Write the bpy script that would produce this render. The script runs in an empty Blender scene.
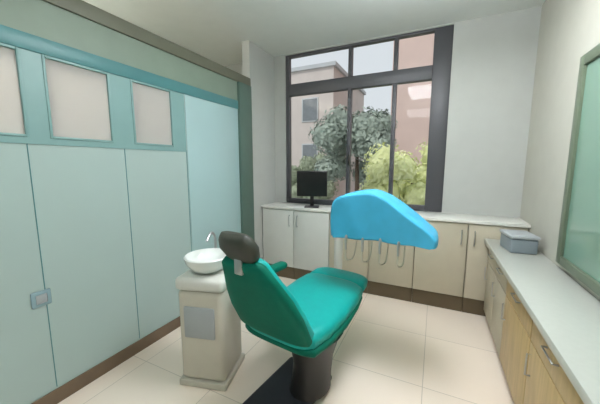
import bpy, bmesh, math, random
from mathutils import Vector, Matrix
random.seed(7)
S = bpy.context.scene
COL = S.collection
R = math.radians

# ---------------------------------------------------------------- camera, sky, sun, exposure
cd = bpy.data.cameras.new('camera'); cam = bpy.data.objects.new('camera', cd); COL.objects.link(cam)
cd.sensor_width = 36.0; cd.lens = 36.0 * 282 / 600; cd.clip_start = 0.02; cd.clip_end = 300
cam.location = (0, 0, 1.4)
cam.rotation_euler = (R(90 - 7.5), 0, R(25.6))
S.camera = cam
W = bpy.data.worlds.new('sky'); S.world = W; W.use_nodes = True
WN = W.node_tree
bg = WN.nodes['Background']; bg.inputs['Color'].default_value = (0.88, 0.93, 1.0, 1); bg.inputs['Strength'].default_value = 0.85
sd = bpy.data.lights.new('sun', 'SUN'); sd.energy = 1.1; sd.angle = R(8); sd.color = (1, .96, .9)
sun = bpy.data.objects.new('sun', sd); COL.objects.link(sun)
sun.rotation_euler = (R(50), 0, R(-18))
S.view_settings.view_transform = 'Standard'; S.view_settings.look = 'None'
S.view_settings.exposure = 0.0; S.view_settings.gamma = 1.0; S.view_settings.use_curve_mapping = False
FILL = 29          # strength of the fill panel added over the room
FILL_CORR = 33     # strength of the fill panel added over the corridor

# ---------------------------------------------------------------- materials
def lin(c):
    return tuple(((v / 255) / 12.92 if v / 255 <= .04045 else ((v / 255 + .055) / 1.055) ** 2.4) for v in c) + (1,)
def mat(name, rgb, rough=.5, metal=0.0, var=.06, scale=8.0, bump=0.0, spec=.5, trans=0.0, coat=0.0, stretch=None):
    m = bpy.data.materials.new(name); m.use_nodes = True
    nt = m.node_tree; b = nt.nodes['Principled BSDF']
    tc = nt.nodes.new('ShaderNodeTexCoord'); nz = nt.nodes.new('ShaderNodeTexNoise')
    nz.inputs['Scale'].default_value = scale; nz.inputs['Detail'].default_value = 5
    if stretch:
        mp = nt.nodes.new('ShaderNodeMapping'); mp.inputs['Scale'].default_value = stretch
        nt.links.new(tc.outputs['Object'], mp.inputs['Vector']); nt.links.new(mp.outputs['Vector'], nz.inputs['Vector'])
    else:
        nt.links.new(tc.outputs['Object'], nz.inputs['Vector'])
    rp = nt.nodes.new('ShaderNodeValToRGB'); c = lin(rgb)
    rp.color_ramp.elements[0].position = .3; rp.color_ramp.elements[1].position = .7
    rp.color_ramp.elements[0].color = tuple(v * (1 - var) for v in c[:3]) + (1,)
    rp.color_ramp.elements[1].color = tuple(min(1, v * (1 + var)) for v in c[:3]) + (1,)
    nt.links.new(nz.outputs['Fac'], rp.inputs['Fac']); nt.links.new(rp.outputs['Color'], b.inputs['Base Color'])
    b.inputs['Roughness'].default_value = rough; b.inputs['Metallic'].default_value = metal
    b.inputs['Specular IOR Level'].default_value = spec
    b.inputs['Transmission Weight'].default_value = trans; b.inputs['Coat Weight'].default_value = coat
    if bump:
        bp = nt.nodes.new('ShaderNodeBump'); bp.inputs['Strength'].default_value = bump; bp.inputs['Distance'].default_value = .004
        nt.links.new(nz.outputs['Fac'], bp.inputs['Height']); nt.links.new(bp.outputs['Normal'], b.inputs['Normal'])
    return m
def emit_mat(name, rgb, strength):
    m = bpy.data.materials.new(name); m.use_nodes = True
    b = m.node_tree.nodes['Principled BSDF']; b.inputs['Base Color'].default_value = lin(rgb)
    b.inputs['Emission Color'].default_value = lin(rgb); b.inputs['Emission Strength'].default_value = strength
    return m
def glass_mat(name, tint=(1, 1, 1), refl=.06):
    m = bpy.data.materials.new(name); m.use_nodes = True; nt = m.node_tree; nt.nodes.clear()
    o = nt.nodes.new('ShaderNodeOutputMaterial'); mx = nt.nodes.new('ShaderNodeMixShader')
    t = nt.nodes.new('ShaderNodeBsdfTransparent'); g = nt.nodes.new('ShaderNodeBsdfGlossy')
    t.inputs['Color'].default_value = tint + (1,); g.inputs['Roughness'].default_value = .02
    mx.inputs['Fac'].default_value = refl
    nt.links.new(t.outputs[0], mx.inputs[1]); nt.links.new(g.outputs[0], mx.inputs[2]); nt.links.new(mx.outputs[0], o.inputs['Surface'])
    return m
def frosted_mat(name, rgb):
    m = bpy.data.materials.new(name); m.use_nodes = True; nt = m.node_tree; nt.nodes.clear()
    o = nt.nodes.new('ShaderNodeOutputMaterial'); a = nt.nodes.new('ShaderNodeMixShader'); a.inputs['Fac'].default_value = .45
    d = nt.nodes.new('ShaderNodeBsdfDiffuse'); t = nt.nodes.new('ShaderNodeBsdfTranslucent')
    d.inputs['Color'].default_value = lin(rgb); t.inputs['Color'].default_value = lin(rgb)
    nt.links.new(d.outputs[0], a.inputs[1]); nt.links.new(t.outputs[0], a.inputs[2]); nt.links.new(a.outputs[0], o.inputs['Surface'])
    return m
def tile_mat(name, rgb, grout, size, rough):
    m = bpy.data.materials.new(name); m.use_nodes = True; nt = m.node_tree; b = nt.nodes['Principled BSDF']
    tc = nt.nodes.new('ShaderNodeTexCoord'); br = nt.nodes.new('ShaderNodeTexBrick')
    br.offset = 0; br.inputs['Scale'].default_value = 1; br.inputs['Brick Width'].default_value = size
    br.inputs['Row Height'].default_value = size; br.inputs['Mortar Size'].default_value = .0025
    c = lin(rgb); br.inputs['Color1'].default_value = c; br.inputs['Color2'].default_value = tuple(v * .96 for v in c[:3]) + (1,)
    br.inputs['Mortar'].default_value = lin(grout)
    nt.links.new(tc.outputs['Object'], br.inputs['Vector']); nt.links.new(br.outputs['Color'], b.inputs['Base Color'])
    b.inputs['Roughness'].default_value = rough; b.inputs['Specular IOR Level'].default_value = .9
    return m

M = {}
M['floor'] = tile_mat('floor_tile', (252, 237, 220), (214, 200, 184), .6, .22)
M['ceiling'] = mat('ceiling_paint', (222, 225, 221), .9, var=.015)
M['wall'] = mat('wall_paint', (184, 186, 181), .85, var=.02)
M['wallw'] = mat('warm_wall_paint', (190, 188, 176), .85, var=.02)
M['aqua'] = mat('aqua_panel', (170, 190, 186), .35, var=.02, scale=2)
M['aqua_daylit'] = mat('daylit_aqua_panel', (166, 195, 196), .35, var=.02, scale=2)  # bluer copy of the aqua, with window daylight put into the colour
M['teal_mid'] = mat('mid_teal_band', (128, 164, 162), .4, var=.03)
M['teal_rail'] = mat('teal_rail', (78, 132, 135), .4, var=.03)
M['grey_green'] = mat('grey_green_band', (126, 142, 128), .5, var=.03)
M['olive'] = mat('olive_rail', (104, 106, 90), .5, var=.04)
M['teal_post'] = mat('deep_teal_post', (84, 108, 98), .45, var=.04)
M['skirt'] = mat('brown_skirting', (112, 94, 74), .5, var=.08)
M['frame'] = mat('charcoal_frame', (76, 76, 80), .45, var=.04)
M['glass'] = glass_mat('clear_glass', (.97, .98, .97), .01)
M['frost'] = frosted_mat('frosted_glass', (212, 209, 206))
M['green_glass'] = mat('green_glass', (118, 152, 134), .12, var=.05, scale=2, coat=.4)
M['green_frame'] = mat('olive_green_frame', (104, 116, 96), .4, var=.04)
M['beige'] = mat('beige_laminate', (192, 184, 163), .45, var=.03)
M['greywhite'] = mat('grey_white_laminate', (206, 208, 202), .4, var=.02)
M['top'] = mat('pale_worktop', (226, 226, 218), .3, var=.03, scale=40)
M['counter'] = mat('white_worktop', (184, 187, 178), .3, var=.02, scale=40)
M['wood'] = mat('tan_wood', (192, 166, 118), .45, var=.12, scale=6, stretch=(6, 6, .7))
M['plinth'] = mat('dark_plinth', (98, 84, 62), .6, var=.06)
M['chrome'] = mat('brushed_steel', (180, 182, 184), .28, metal=1, var=.03)
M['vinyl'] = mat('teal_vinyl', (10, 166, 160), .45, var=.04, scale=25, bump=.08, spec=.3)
M['vinyl_shade'] = mat('shaded_teal_vinyl', (4, 106, 86), .6, var=.05, scale=25, bump=.08, spec=.15)  # darker copy of the teal vinyl, shade of the chair back painted in
M['headvinyl'] = mat('dark_headrest_vinyl', (60, 62, 54), .45, var=.05, scale=25)
M['plastic'] = mat('white_plastic', (216, 216, 208), .35, var=.02)
M['plastic_grey'] = mat('grey_plastic', (200, 195, 180), .45, var=.03)
M['black'] = mat('black_plastic', (26, 25, 25), .4, var=.08)
M['navy'] = mat('dark_navy_rubber', (40, 44, 52), .6, var=.08)
M['screen'] = mat('dark_screen', (14, 14, 14), .3, var=.02)
M['porcelain'] = mat('porcelain', (232, 236, 232), .15, var=.01)
M['blue'] = mat('blue_cover', (64, 172, 212), .5, var=.06, scale=11, bump=.7)
M['boxgrey'] = mat('blue_grey_plastic', (132, 142, 148), .4, var=.04)
M['lidgrey'] = mat('pale_grey_plastic', (166, 172, 174), .4, var=.04)
M['socket'] = mat('blue_grey_plate', (136, 164, 172), .4, var=.02)
M['pink'] = mat('pink_render', (222, 196, 186), .9, var=.05, scale=1.5)
M['greypink'] = mat('grey_pink_render', (214, 204, 198), .9, var=.05, scale=1.5)
M['paleblock'] = mat('pale_grey_render', (196, 200, 202), .9, var=.05, scale=1.5)
M['pane_out'] = mat('outside_window_pane', (130, 136, 140), .15, var=.1)
M['leaf_d'] = mat('dark_foliage', (164, 176, 164), .7, var=.3, scale=3)
M['leaf_y'] = mat('yellow_green_foliage', (232, 238, 180), .7, var=.2, scale=3)
M['leaf_g'] = mat('grey_green_foliage', (170, 180, 154), .7, var=.25, scale=3)
M['bark'] = mat('bark', (92, 78, 64), .9, var=.2, scale=12)
M['ground'] = mat('outside_ground', (150, 150, 142), .95, var=.1, scale=1)
M['lamp'] = emit_mat('fill_lamp_diffuser', (243, 246, 252), FILL)  # unseen emitter added to light the room
M['fill_rear'] = emit_mat('rear_fill_diffuser', (243, 246, 252), FILL * .35)  # weaker unseen emitter added behind the camera
M['fill_corr'] = emit_mat('corridor_fill_diffuser', (255, 250, 240), FILL_CORR)  # unseen emitter added to brighten the frosted panes and corridor ceiling

# ---------------------------------------------------------------- mesh helpers
class MB:
    def __init__(s): s.bm = bmesh.new()
    def box(s, x0, x1, y0, y1, z0, z1, bevel=0.0, seg=2, mtx=None):
        t = bmesh.new(); r = bmesh.ops.create_cube(t, size=1)
        for v in t.verts:
            v.co = Vector(((x0 + x1) / 2 + v.co.x * (x1 - x0), (y0 + y1) / 2 + v.co.y * (y1 - y0), (z0 + z1) / 2 + v.co.z * (z1 - z0)))
        if bevel: bmesh.ops.bevel(t, geom=t.edges[:], offset=bevel, segments=seg, profile=.5, affect='EDGES')
        return s._in(t, mtx)
    def _in(s, t, mtx=None):
        if mtx: bmesh.ops.transform(t, matrix=mtx, verts=t.verts[:])
        me = bpy.data.meshes.new('tmp'); t.to_mesh(me); t.free(); s.bm.from_mesh(me); bpy.data.meshes.remove(me); return s
    def rings(s, rings, cap=True, closed=False):
        vs = [[s.bm.verts.new(p) for p in r] for r in rings]
        n = len(vs[0]); k = len(vs)
        for i in range(k if closed else k - 1):
            a, b = vs[i], vs[(i + 1) % k]
            for j in range(n):
                s.bm.faces.new((a[j], a[(j + 1) % n], b[(j + 1) % n], b[j]))
        if cap and not closed:
            s.bm.faces.new(list(reversed(vs[0]))); s.bm.faces.new(vs[-1])
        return s
    def lathe(s, prof, c=(0, 0, 0), n=28):
        c = Vector(c)
        return s.rings([[c + Vector((r * math.cos(2 * math.pi * j / n), r * math.sin(2 * math.pi * j / n), z)) for j in range(n)] for r, z in prof])
    def tube(s, pts, r, n=12, smooth=0):
        pts = [Vector(p) for p in pts]
        if smooth:
            q = []
            for i in range(len(pts) - 1):
                p0 = pts[max(i - 1, 0)]; p1 = pts[i]; p2 = pts[i + 1]; p3 = pts[min(i + 2, len(pts) - 1)]
                for k in range(smooth):
                    t = k / smooth
                    q.append(.5 * ((2 * p1) + (p2 - p0) * t + (2 * p0 - 5 * p1 + 4 * p2 - p3) * t * t + (3 * p1 - p0 - 3 * p2 + p3) * t ** 3))
            pts = q + [pts[-1]]
        rr = r if isinstance(r, (list, tuple)) else None
        out = []; ref = Vector((0, 0, 1))
        for i, p in enumerate(pts):
            d = (pts[min(i + 1, len(pts) - 1)] - pts[max(i - 1, 0)]).normalized()
            if abs(d.dot(ref)) > .95: ref = Vector((1, 0, 0))
            u = d.cross(ref).normalized(); v = u.cross(d); ref = v
            rad = r if rr is None else rr[0] + (rr[1] - rr[0]) * i / (len(pts) - 1)
            out.append([p + (u * math.cos(2 * math.pi * j / n) + v * math.sin(2 * math.pi * j / n)) * rad for j in range(n)])
        return s.rings(out)
    def loft(s, st, n=32, e=3.2):
        """st: (centre, normal, half_width, half_thickness) along local y-z plane, width along x; rounded ends"""
        def ring(c, nr, hw, ht):
            o = []
            for j in range(n):
                a = 2 * math.pi * j / n; ca, sa = math.cos(a), math.sin(a)
                x = math.copysign(abs(ca) ** (2 / e), ca) * hw; t = math.copysign(abs(sa) ** (2 / e), sa) * ht
                o.append(Vector(c) + Vector((x, 0, 0)) + Vector(nr) * t)
            return o
        rr = []
        c0, n0, w0, t0 = st[0]; c1 = st[1][0]; d = (Vector(c0) - Vector(c1)).normalized()
        for f in (.98, .8, .5): rr.append(ring(Vector(c0) + d * t0 * f * .9, n0, w0 * (1 - f * .25), t0 * math.sqrt(max(.01, 1 - f * f))))
        for q in st: rr.append(ring(*q))
        c0, n0, w0, t0 = st[-1]; c1 = st[-2][0]; d = (Vector(c0) - Vector(c1)).normalized()
        for f in (.5, .8, .98): rr.append(ring(Vector(c0) + d * t0 * f * .9, n0, w0 * (1 - f * .25), t0 * math.sqrt(max(.01, 1 - f * f))))
        return s.rings(rr)
    def build(s, name, m, parent=None, smooth=True, loc=None, rot=None):
        bmesh.ops.recalc_face_normals(s.bm, faces=s.bm.faces[:])
        me = bpy.data.meshes.new(name); s.bm.to_mesh(me); s.bm.free()
        if smooth:
            for p in me.polygons: p.use_smooth = True
            try: me.set_sharp_from_angle(angle=R(40))
            except Exception: pass
        me.materials.append(m)
        o = bpy.data.objects.new(name, me); COL.objects.link(o)
        if parent: o.parent = parent
        if loc: o.location = loc
        if rot: o.rotation_euler = rot
        return o
def tag(o, label, cat, group=None):
    o['label'] = label; o['category'] = cat
    if group: o['group'] = group
    return o
def thing(name, label, cat, loc, rz=0, group=None):
    o = bpy.data.objects.new(name, None); COL.objects.link(o); o.location = loc; o.rotation_euler = (0, 0, rz)
    o.empty_display_size = .1
    return tag(o, label, cat, group)
def struct(o): o['kind'] = 'structure'; return o

# ---------------------------------------------------------------- room shell
XL, XR, YB, YF, ZC = -1.95, 0.75, 3.3, -1.6, 2.77
XO = -3.25                                           # far side of the corridor behind the partition
WX0, WX1, WZ0, WZ1 = -1.79, 0.08, .9, 2.76           # window opening
struct(MB().box(XO - .1, XR + .1, YF - .1, YB + .1, -.08, 0).build('floor', M['floor'], smooth=False))
struct(MB().box(XO - .1, XR + .1, YF - .1, YB + .14, ZC, ZC + .15).build('ceiling', M['ceiling'], smooth=False))
w = MB(); y0, y1 = YB, YB + .14
w.box(XO - .1, WX0, y0, y1, 0, ZC); w.box(WX1, XR + .1, y0, y1, 0, ZC)
w.box(WX0, WX1, y0, y1, 0, WZ0); w.box(WX0, WX1, y0, y1, WZ1, ZC)
struct(w.build('wall_back', M['wall'], smooth=False))
struct(MB().box(XO - .1, XR + .1, YF - .1, YF, 0, ZC).build('wall_front', M['wall'], smooth=False))
struct(MB().box(XO - .1, XO, YF, YB, 0, ZC).build('wall_corridor', M['wall'], smooth=False))
struct(MB().box(XR, XR + .1, YF, YB, 0, ZC).build('wall_right', M['wallw'], smooth=False))

# aqua partition with clerestory panes, open above its top rail
PT = 2.36; PE = 2.62; th = .06
opens = [(-.06, .27), (.41, .755), (.845, 1.195), (1.335, 1.675)]
zs0, zs1 = 1.545, 1.99
w = MB()
w.box(XL - th, XL, YF, PE, 0, zs0)
ys = [YF] + [v for o in opens for v in o] + [PE]
for i in range(0, len(ys), 2): w.box(XL - th, XL, ys[i], ys[i + 1], zs0, zs1)
w.box(XL - th, XL, YF, PE, zs1, PT - .09)
bd = MB(); bz0, bz1 = zs0 - .035, zs1; by = [YF] + [v for o in opens for v in o] + [1.80]
for i in range(0, len(by), 2): bd.box(XL, XL + .005, by[i], by[i + 1], zs0, bz1)
bd.box(XL, XL + .005, YF, 1.80, bz0, zs0)
struct(bd.build('trim_7', M['teal_mid'], smooth=False))
wl = struct(w.build('wall_left', M['aqua'], smooth=False))
struct(MB().box(XL - th - .006, XL + .012, YF, PE, zs1 + .0, zs1 + .085, .003).build('trim_1', M['teal_rail']))
struct(MB().box(XL - .002, XL + .005, YF, PE, zs1 + .085, PT - .09).build('trim_2', M['grey_green'], smooth=False))
struct(MB().box(XL - th - .01, XL + .02, YF, PE + .13, PT - .09, PT, .004).build('trim_3', M['olive']))
struct(MB().box(XL - th - .01, XL + .035, PE - .1, PE + .12, 0, PT - .09, .004).build('trim_4', M['teal_post']))
w = MB()
for y in (-.7, .03, .74, 1.26, 1.80): w.box(XL - .001, XL + .0025, y, y + .004, .1, zs0 - .02)
struct(w.build('trim_5', M['teal_rail'], smooth=False))
struct(MB().box(XL, XL + .006, 1.81, PE - .1, .092, zs1, .002).build('trim_6', M['aqua_daylit']))  # far stretch of the partition, bluish daylight painted on
for i, (a, b) in enumerate(opens):
    e = bpy.data.objects.new('window_%d' % (i + 1), None); COL.objects.link(e); struct(e); e.location = (XL, (a + b) / 2, zs0)
    f = MB(); q = .014; hw = (b - a) / 2; hh = zs1 - zs0
    f.box(-th - .006, .01, -hw, -hw + q, 0, hh, .003); f.box(-th - .006, .01, hw - q, hw, 0, hh, .003)
    f.box(-th - .006, .01, -hw + q, hw - q, 0, q, .003); f.box(-th - .006, .01, -hw + q, hw - q, hh - q, hh, .003)
    f.build('window_frame', M['teal_mid'], e)
    MB().box(-.010, -.004, -hw + q, hw - q, q, hh - q).build('pane', M['frost'], e, smooth=False)
# plain white wall piece from the post to the window wall
struct(MB().box(XL - .1, XL, PE + .14, YB, 0, ZC).build('wall_corner', M['wall'], smooth=False))
struct(MB().box(XL, XL + .012, YF, PE - .1, 0, .09, .003).build('baseboard_left', M['skirt']))

# big window in the back wall
e = struct(bpy.data.objects.new('window_5', None)); COL.objects.link(e); e.location = (0, YB + .05, 0)
f = MB(); d0, d1 = -.035, .035
def bar(x0, x1, z0, z1): f.box(x0, x1, d0, d1, z0, z1, .004)
bar(WX0, WX0 + .045, WZ0, WZ1); bar(WX1 - .17, WX1, WZ0, WZ1)
bar(WX0 + .045, WX1 - .17, WZ0, WZ0 + .06); bar(WX0 + .045, WX1 - .17, WZ1 - .025, WZ1)
ZT = 2.27; bar(WX0 + .045, WX1 - .17, ZT, ZT + .14)
mul = [(-.955, .042), (-.455, .042)]
for x, ww in mul:
    bar(x - ww / 2, x + ww / 2, WZ0 + .06, ZT); bar(x - ww / 2, x + ww / 2, ZT + .14, WZ1 - .025)
f.build('window_frame', M['frame'], e)
xs = [WX0 + .045, mul[0][0], mul[1][0], WX1 - .17]
for i in range(3):
    for z0, z1 in ((WZ0 + .06, ZT), (ZT + .14, WZ1 - .025)):
        a = xs[i] + (0 if i == 0 else .025); b = xs[i + 1] - (0 if i == 2 else .025)
        MB().box(a, b, -.003, .003, z0, z1).build('pane', M['glass'], e, smooth=False)
h = MB().box(xs[1] + .005, xs[1] + .025, d0 - .03, d0, 1.4, 1.52, .004); h.build('window_handle', M['black'], e)

# green glazed panel on the right wall, above the counter
e = struct(bpy.data.objects.new('window_6', None)); COL.objects.link(e); e.location = (XR, 0, 0)
gy0, gy1, gz0, gz1 = .55, 2.27, .79, 2.02
f = MB()
for a, b, c, d in ((gy0, gy0 + .06, gz0, gz1), (gy1 - .06, gy1, gz0, gz1), (gy0 + .06, gy1 - .06, gz0, gz0 + .05), (gy0 + .06, gy1 - .06, gz1 - .06, gz1)):
    f.box(-.03, 0, a, b, c, d, .003)
f.build('window_frame', M['green_frame'], e)
MB().box(-.014, -.006, gy0 + .06, gy1 - .06, gz0 + .05, gz1 - .06).build('pane', M['green_glass'], e, smooth=False)

# added fill lamps, out of view: opal boxes hung below the ceiling
def fill_lamp(loc, m, label, sx, sy):
    t = thing('fill_light', label, 'ceiling light', loc)
    MB().box(-sx * .9, sx * .9, -sy * .9, sy * .9, -.03, 0, .004).build('mount', M['plastic'], t)
    MB().box(-sx, sx, -sy, sy, -.27, -.19, .02, 3).build('diffuser', m, t)
    for a in (-1, 1):
        for c in (-1, 1): MB().tube([(a * sx * .8, c * sy * .8, -.03), (a * sx * .8, c * sy * .8, -.195)], .006, 8).build('rod', M['chrome'], t)
fill_lamp((-.15, 1.65, ZC), M['lamp'], 'added square opal fill lamp in front of the treatment chair, out of view', .3, .3)
fill_lamp((-.35, -.3, ZC), M['fill_rear'], 'added square opal fill lamp near the wall behind the camera, out of view', .3, .3)
fill_lamp((-2.6, .3, ZC), M['fill_corr'], 'added long opal fill lamp beyond the aqua partition, out of view', .15, .6)

# ---------------------------------------------------------------- low cabinets below the window
CF = 2.95; CT = .87
def low_cabinet(x0, x1, m, label, knob_left, group=None):
    t = thing('low_cabinet', label, 'cabinet', ((x0 + x1) / 2, CF, 0), 0, group)
    hw = (x1 - x0) / 2 - .0015
    b = MB(); b.box(-hw, hw, .02, YB - CF - .004, .15, CT, .002); b.build('body', m, t)
    MB().box(-hw, hw, .02, .05, 0, .15).build('plinth', M['plinth'], t, smooth=False)
    d = MB().box(-hw + .003, hw - .003, 0, .019, .155, CT - .006, .003).build('door', m, t)
    x = -hw + .05 if knob_left else hw - .05
    k = MB(); k.tube([(x, 0, CT - .2), (x, -.025, CT - .2), (x, -.025, CT - .07), (x, 0, CT - .07)], .005); k.build('handle', M['chrome'], d)
    return t
cx = [-1.94, -1.5, -1.05, -.6, -.15, .3, .74]
names = ['grey white low cabinet in the corner by the partition', 'grey white low cabinet below the black monitor',
         'beige low cabinet beside the grey white one, behind the chair seat', 'beige low cabinet behind the blue covered instrument unit',
         'beige low cabinet under the right end of the window', 'beige low cabinet in the corner behind the tan counter']
for i in range(6):
    low_cabinet(cx[i], cx[i + 1], M['greywhite'] if i < 2 else M['beige'], names[i], i % 2 == 1, 'low cabinets under the window')
tag(MB().box(-1.945, .748, CF - .015, YB - .002, CT, CT + .03, .004).build('worktop', M['top']), 'pale worktop running under the dark framed window', 'worktop')

# monitor on the worktop
mx_, my_ = -1.31, 3.06
t = thing('monitor', 'small black monitor standing on the worktop by the window', 'monitor', (mx_, my_, CT + .03), R(18))
MB().box(-.085, .085, -.06, .07, 0, .014, .005).build('base', M['black'], t)
MB().box(-.022, .022, .015, .035, .012, .16, .004).build('stand', M['black'], t)
MB().box(-.18, .18, -.012, .022, .13, .43, .008).build('housing', M['black'], t)
MB().box(-.168, .168, -.0145, -.0125, .143, .418).build('screen', M['screen'], t, smooth=False)

# ---------------------------------------------------------------- counter along the right wall
KX, KH = .425, .75
def counter_cabinet(y0, y1, label, wd):
    t = thing('counter_cabinet', label, 'cabinet', (KX + .04, (y0 + y1) / 2, 0), 0, 'cabinets under the white counter')
    hw = (y1 - y0) / 2 - .0015
    MB().box(.02, XR - KX - .045, -hw, hw, .08, KH - .04, .002).build('body', wd, t)
    MB().box(.05, .08, -hw, hw, 0, .08).build('plinth', M['plinth'], t, smooth=False)
    dr = MB().box(0, .019, -hw + .003, hw - .003, KH - .2, KH - .046, .003).build('drawer', wd, t)
    k = MB(); k.tube([(0, -.06, KH - .11), (-.02, -.06, KH - .11), (-.02, .06, KH - .11), (0, .06, KH - .11)], .004); k.build('handle', M['chrome'], dr)
    d = MB().box(0, .019, -hw + .003, hw - .003, .085, KH - .206, .003).build('door', wd, t)
    k = MB(); k.tube([(0, hw - .05, KH - .36), (-.02, hw - .05, KH - .36), (-.02, hw - .05, KH - .25), (0, hw - .05, KH - .25)], .004); k.build('handle', M['chrome'], d)
ky = [.55, 1.1, 1.65, 2.2, 2.57, 2.93]
kl = ['tan wood counter cabinet nearest to the camera', 'middle one of the three tan wood counter cabinets',
      'tan wood counter cabinet farthest from the camera, next to beige doors', 'beige counter cabinet next to the tan wood ones under the white countertop', 'beige counter cabinet below the blue grey box, in the corner']
for i in range(5): counter_cabinet(ky[i], ky[i + 1], kl[i], M['wood'] if i < 3 else M['beige'])
tag(MB().box(KX, XR - .002, 0.53, 2.932, KH - .04, KH, .006).build('countertop', M['counter']), 'long white countertop on tan and beige cabinets along the right wall', 'countertop')
t = thing('storage_box', 'blue grey lidded box at the window end of the white countertop', 'box', (.60, 2.62, KH), R(8))
MB().box(-.085, .085, -.11, .11, 0, .11, .012, 3).build('body', M['boxgrey'], t)
MB().box(-.092, .092, -.117, .117, .11, .135, .008, 3).build('lid', M['lidgrey'], t)

# socket on the aqua partition
t = thing('wall_socket', 'small blue grey socket plate low on the aqua partition', 'socket', (XL, .72, .66))
MB().box(0, .009, -.045, .045, -.045, .045, .006).build('plate', M['socket'], t)
MB().box(.009, .011, -.025, .025, -.025, .025, .004).build('insert', M['lidgrey'], t)

# ---------------------------------------------------------------- dental chair
CH = thing('dental_chair', 'teal dental chair with dark headrest in the middle of the floor', 'dental chair', (-.715, 1.52, 0), R(-8))
b = MB(); b.box(-.17, .17, -.42, .12, 0, .05, .03, 3); b.build('base_plate', M['navy'], CH)
b = MB(); b.rings([[Vector((math.cos(2*math.pi*j/28)*rx + .09, math.sin(2*math.pi*j/28)*ry + oy, z)) for j in range(28)] for rx, ry, oy, z in
    ((.12,.15,-.04,.045), (.11,.15,-.02,.12), (.11,.16,0,.22), (.13,.2,.02,.32), (.16,.22,.04,.37))])
b.build('pedestal', M['black'], CH)
b = MB(); b.box(-.15, .17, -.18, .34, .365, .395, .012, 3); b.build('seat_frame', M['plastic'], CH)
def st(y, z, a, hw, ht):   # a: slope of the cushion (deg), normal points up
    return ((0, y, z), (0, -math.sin(R(a)), math.cos(R(a))), hw, ht)
MB().loft([st(-.24, .48, -4,   .24, .06), st(-.1, .47, -3, .255, .065), (st(.1, .475, 2, .26, .066)), st(.3, .495, 5, .255, .064), st(.42, .505, 2, .24, .058)]).build('seat', M['vinyl'], CH)
MB().loft([st(-.25, .43, -4, .25, .035), st(-.1, .42, -3, .265, .04), st(.1, .425, 2, .27, .04), st(.3, .45, 5, .26, .038), st(.42, .465, 4, .24, .034)]).build('seat_shell', M['vinyl_shade'], CH)
MB().loft([st(.47, .51, 0, .23, .056), st(.55, .515, -4, .225, .054), st(.60, .51, -8, .21, .05)]).build('leg_rest', M['vinyl'], CH)
def bk(y, z, a, hw, ht): # back cushion stations; a angle of back from horizontal
    return ((0, y, z), (0, math.sin(R(a)), math.cos(R(a))), hw, ht)
MB().loft([bk(-.25, .52, 62, .23, .055), bk(-.32, .64, 62, .225, .058), bk(-.375, .75, 62, .2, .056), bk(-.43, .85, 62, .155, .05), bk(-.475, .935, 62, .125, .045)]).build('backrest', M['vinyl'], CH)
MB().loft([bk(-.285, .51, 62, .245, .04), bk(-.35, .64, 62, .24, .045), bk(-.405, .755, 62, .214, .043), bk(-.458, .86, 62, .168, .04), bk(-.50, .94, 62, .135, .034)]).build('back_shell', M['vinyl_shade'], CH)
hr = MB().loft([bk(-.50, .985, 66, .095, .036), bk(-.525, 1.03, 66, .11, .042), bk(-.545, 1.07, 66, .095, .036)]).build('headrest', M['headvinyl'], CH)
MB().box(-.025, .025, -.535, -.505, .9, 1.03, .006).build('bar', M['chrome'], hr)
am = MB().loft([((-.285, -.2, .68), (0, 0, 1), .035, .025), ((-.285, .0, .68), (0, 0, 1), .038, .026), ((-.285, .18, .675), (0, 0, 1), .035, .025)]).build('armrest', M['vinyl_shade'], CH)
MB().tube([(-.2, -.05, .42), (-.275, -.04, .46), (-.285, 0, .6), (-.285, 0, .665)], .018, smooth=5).build('arm_post', M['plastic'], am)

# ---------------------------------------------------------------- spittoon unit
U = thing('spittoon_unit', 'pale dental spittoon unit standing left of the teal chair', 'dental unit', (-1.29, 1.33, 0), R(15))
b = MB(); b.box(-.15, .15, -.14, .16, .04, .64, .035, 4); b.build('body', M['plastic_grey'], U)
MB().box(-.16, .16, -.15, .17, 0, .045, .01).build('foot', M['plastic_grey'], U)
MB().box(-.10, .10, -.155, -.135, .34, .54, .008).build('control_panel', M['lidgrey'], U)
b = MB(); b.box(-.16, .16, -.15, .17, .635, .72, .03, 4); b.build('deck', M['plastic'], U)
b = MB(); b.lathe([(.05, .72), (.10, .745), (.135, .79), (.145, .825), (.138, .832), (.125, .80), (.09, .765), (.03, .75), (.004, .748)], (0, -.01, 0)); b.build('bowl', M['porcelain'], U)
MB().tube([(-.02, .13, .71), (-.02, .13, .9), (-.02, .08, .95), (-.02, .02, .91)], .009, smooth=6).build('rinse_spout', M['chrome'], U)
MB().tube([(.1, .13, .71), (.1, .13, .84), (.1, .1, .87), (.1, .06, .85)], .008, smooth=6).build('cup_filler', M['chrome'], U)

# ---------------------------------------------------------------- instrument unit on its arm and its blue cover
D = thing('instrument_unit', 'white dental instrument unit on an arm beyond the teal chair', 'dental unit', (-.80, 2.52, 0))
MB().lathe([(.16, 0), (.16, .03), (.14, .05), (.05, .07), (.045, .09)]).build('base', M['plastic'], D)
MB().tube([(0, 0, .06), (0, 0, .86)], .04, 20).build('column', M['plastic'], D)
MB().tube([(0, 0, .84), (.05, -.03, .9), (.24, -.25, .97), (.34, -.4, .96)], .032, 16, smooth=6).build('arm', M['plastic'], D)
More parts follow.
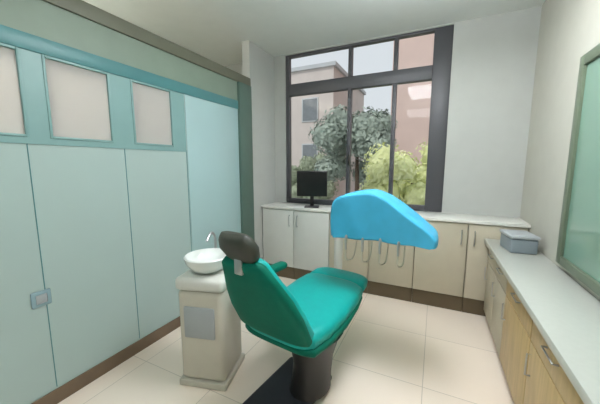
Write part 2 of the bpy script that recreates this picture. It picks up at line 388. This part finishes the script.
# head: a tilted console, lower at its right-hand end
b = MB()
prof = [(-.27, -.13), (-.27, .09), (-.22, .125), (-.06, .15), (.03, .13), (.16, .035), (.29, -.06), (.28, -.12)]
b.rings([[Vector((x * k, y, z * k)) for x, z in prof] for y, k in ((-.15, .96), (-.13, 1), (.13, 1), (.15, .96))])
hd = b.build('console', M['plastic'], D, loc=(.47, -.58, 1.045))
for i in range(4):
    x = -.18 + i * .11
    hp = MB().tube([(x, -.155, -.10), (x, -.175, -.13), (x, -.172, -.2)], [.011, .007], 10, smooth=3).build('handpiece', M['chrome'], hd)
    MB().tube([(x, -.172, -.2), (x, -.16, -.27), (x + .02, -.06, -.29), (x + .02, .02, -.22), (x + .02, .04, -.12)], .005, 8, smooth=5).build('hose', M['plastic_grey'], hp)
# blue cover draped over the console
b = MB(); out = []
cp = [(-.30, -.13), (-.30, 0), (-.295, .10), (-.26, .145), (-.15, .17), (-.04, .185), (.06, .15), (.19, .05), (.32, -.045), (.37, -.09), (.36, -.13)]
def cover_ring(y, k, dr):
    ring = []
    n = len(cp)
    for i, (x, z) in enumerate(cp):
        wv = .006 * math.sin(i * 2.3 + y * 30)
        ring.append(Vector((x * k + wv, y + .004 * math.sin(i * 1.7), (z + wv) * (k if z > 0 else 1) - dr)))
    return ring
rows = [cover_ring(y, k, 0) for y, k in ((-.165, .9), (-.17, .97), (-.14, 1.0), (-.07, 1.0), (0, 1.005), (.07, 1.0), (.14, 1.0), (.17, .97), (.165, .9))]
vs = [[b.bm.verts.new(p) for p in r] for r in rows]
for i in range(len(vs) - 1):
    for j in range(len(cp) - 1): b.bm.faces.new((vs[i][j], vs[i][j + 1], vs[i + 1][j + 1], vs[i + 1][j]))
for r in (vs[0], vs[-1]):          # front and back hang
    y = r[0].co.y; sgn = -1 if y < 0 else 1
    bot = []
    for k in range(len(cp)):
        f = k / (len(cp) - 1)
        bot.append(b.bm.verts.new((-.29 + f * .63, y + sgn * (.006 + .008 * math.sin(f * 22)), -.135 + .006 * math.sin(f * 17))))
    for k in range(len(cp) - 1): b.bm.faces.new((r[k], r[k + 1], bot[k + 1], bot[k]))
bmesh.ops.remove_doubles(b.bm, verts=b.bm.verts[:], dist=.0005)
bc = b.build('protective_cover', M['blue'], loc=(-.80 + .47, 2.52 - .58, 1.045))
so = bc.modifiers.new('thick', 'SOLIDIFY'); so.thickness = .003; so.offset = 1
ss = bc.modifiers.new('soft', 'SUBSURF'); ss.levels = 2; ss.render_levels = 2
tag(bc, 'bright blue protective cover draped over the dental instrument unit', 'cover')

# ---------------------------------------------------------------- outside the window
G0 = -3.5
struct(MB().box(-40, 40, YB + .6, 60, G0 - .2, G0).build('ground', M['ground'], smooth=False))
def block(name, x0, x1, y0, y1, z1, m, label, cols, rows_, zz0, dz):
    t = thing(name, label, 'building', ((x0 + x1) / 2, y0, G0))
    MB().box(x0 - (x0 + x1) / 2, x1 - (x0 + x1) / 2, 0, y1 - y0, 0, z1 - G0).build('wall', m, t, smooth=False)
    wdt = (x1 - x0) / cols
    for r in range(rows_):
        for c in range(cols):
            xc = x0 - (x0 + x1) / 2 + wdt * (c + .5); z = zz0 - G0 + r * dz
            f = MB(); f.box(xc - .5, xc + .5, -.06, 0, z, z + 1.3, .01); f = f.build('window', M['paleblock'], t)
            MB().box(xc - .43, xc + .43, -.075, -.055, z + .07, z + 1.23).build('pane', M['pane_out'], f, smooth=False)
    MB().box(x0 - (x0 + x1) / 2 - .15, x1 - (x0 + x1) / 2 + .15, -.15, y1 - y0, z1 - G0, z1 - G0 + .2).build('parapet', M['paleblock'], t, smooth=False)
block('apartment_block', -16, -5.2, 15, 22, 6.6, M['greypink'], 'grey pink building seen through the left window pane', 4, 3, -1.2, 2.5)
block('apartment_block', -1.75, 6, 12, 19, 10, M['pink'], 'pink building seen through the right window pane', 2, 3, 1.8, 3.0)
block('apartment_block', -8, -1.5, 30, 36, 5.0, M['paleblock'], 'pale grey building far away behind the dark tree', 3, 3, -2, 2.4)
def tree(name, x, y, r, zc, m, label, cat, n=900, ls=.14):
    t = thing(name, label, cat, (x, y, G0))
    MB().tube([(0, 0, 0), (.05, .03, (zc - G0) * .5), (0, 0, zc - G0)], [.14, .05], 10, smooth=4).build('trunk', M['bark'], t)
    b = MB(); rnd = random.Random(int(x * 100 + y))
    blobs = [(Vector((rnd.uniform(-1, 1), rnd.uniform(-1, 1), rnd.uniform(-.9, .9))) * r * .68, rnd.uniform(.28, .46) * r) for _ in range(16)]
    for c, br in blobs:
        tb = bmesh.new(); bmesh.ops.create_icosphere(tb, subdivisions=2, radius=br * .8)
        for v in tb.verts: v.co = v.co * rnd.uniform(.8, 1.15) + c + Vector((0, 0, zc - G0))
        b._in(tb)
    for _ in range(n):
        c, br = rnd.choice(blobs); d = Vector((rnd.gauss(0, 1), rnd.gauss(0, 1), rnd.gauss(0, 1))).normalized()
        p = c + d * br * rnd.uniform(.8, 1.1) + Vector((0, 0, zc - G0))
        u = Vector((rnd.gauss(0, 1), rnd.gauss(0, 1), rnd.gauss(0, 1))).normalized(); v = u.cross(d).normalized() if abs(u.dot(d)) < .99 else Vector((1, 0, 0))
        u = v.cross(d); u = (u + d * rnd.uniform(-.5, .5)).normalized()
        q = [p - u * ls, p + v * ls * .45, p + u * ls, p - v * ls * .45]
        b.bm.faces.new([b.bm.verts.new(k) for k in q])
    b.build('crown', m, t, smooth=False)
tree('leafy_tree', -2.35, 9.2, 1.4, 1.8, M['leaf_d'], 'dark green tree in the middle of the window view', 'tree', 6000, .085)
tree('leafy_tree', -5.5, 12.6, 1.4, .6, M['leaf_g'], 'grey green tree low in the left window pane', 'tree', 5000, .085)
tree('leafy_tree', -.38, 5.9, .95, 1.05, M['leaf_y'], 'yellow green tree low in the right window pane', 'tree', 5000, .05)
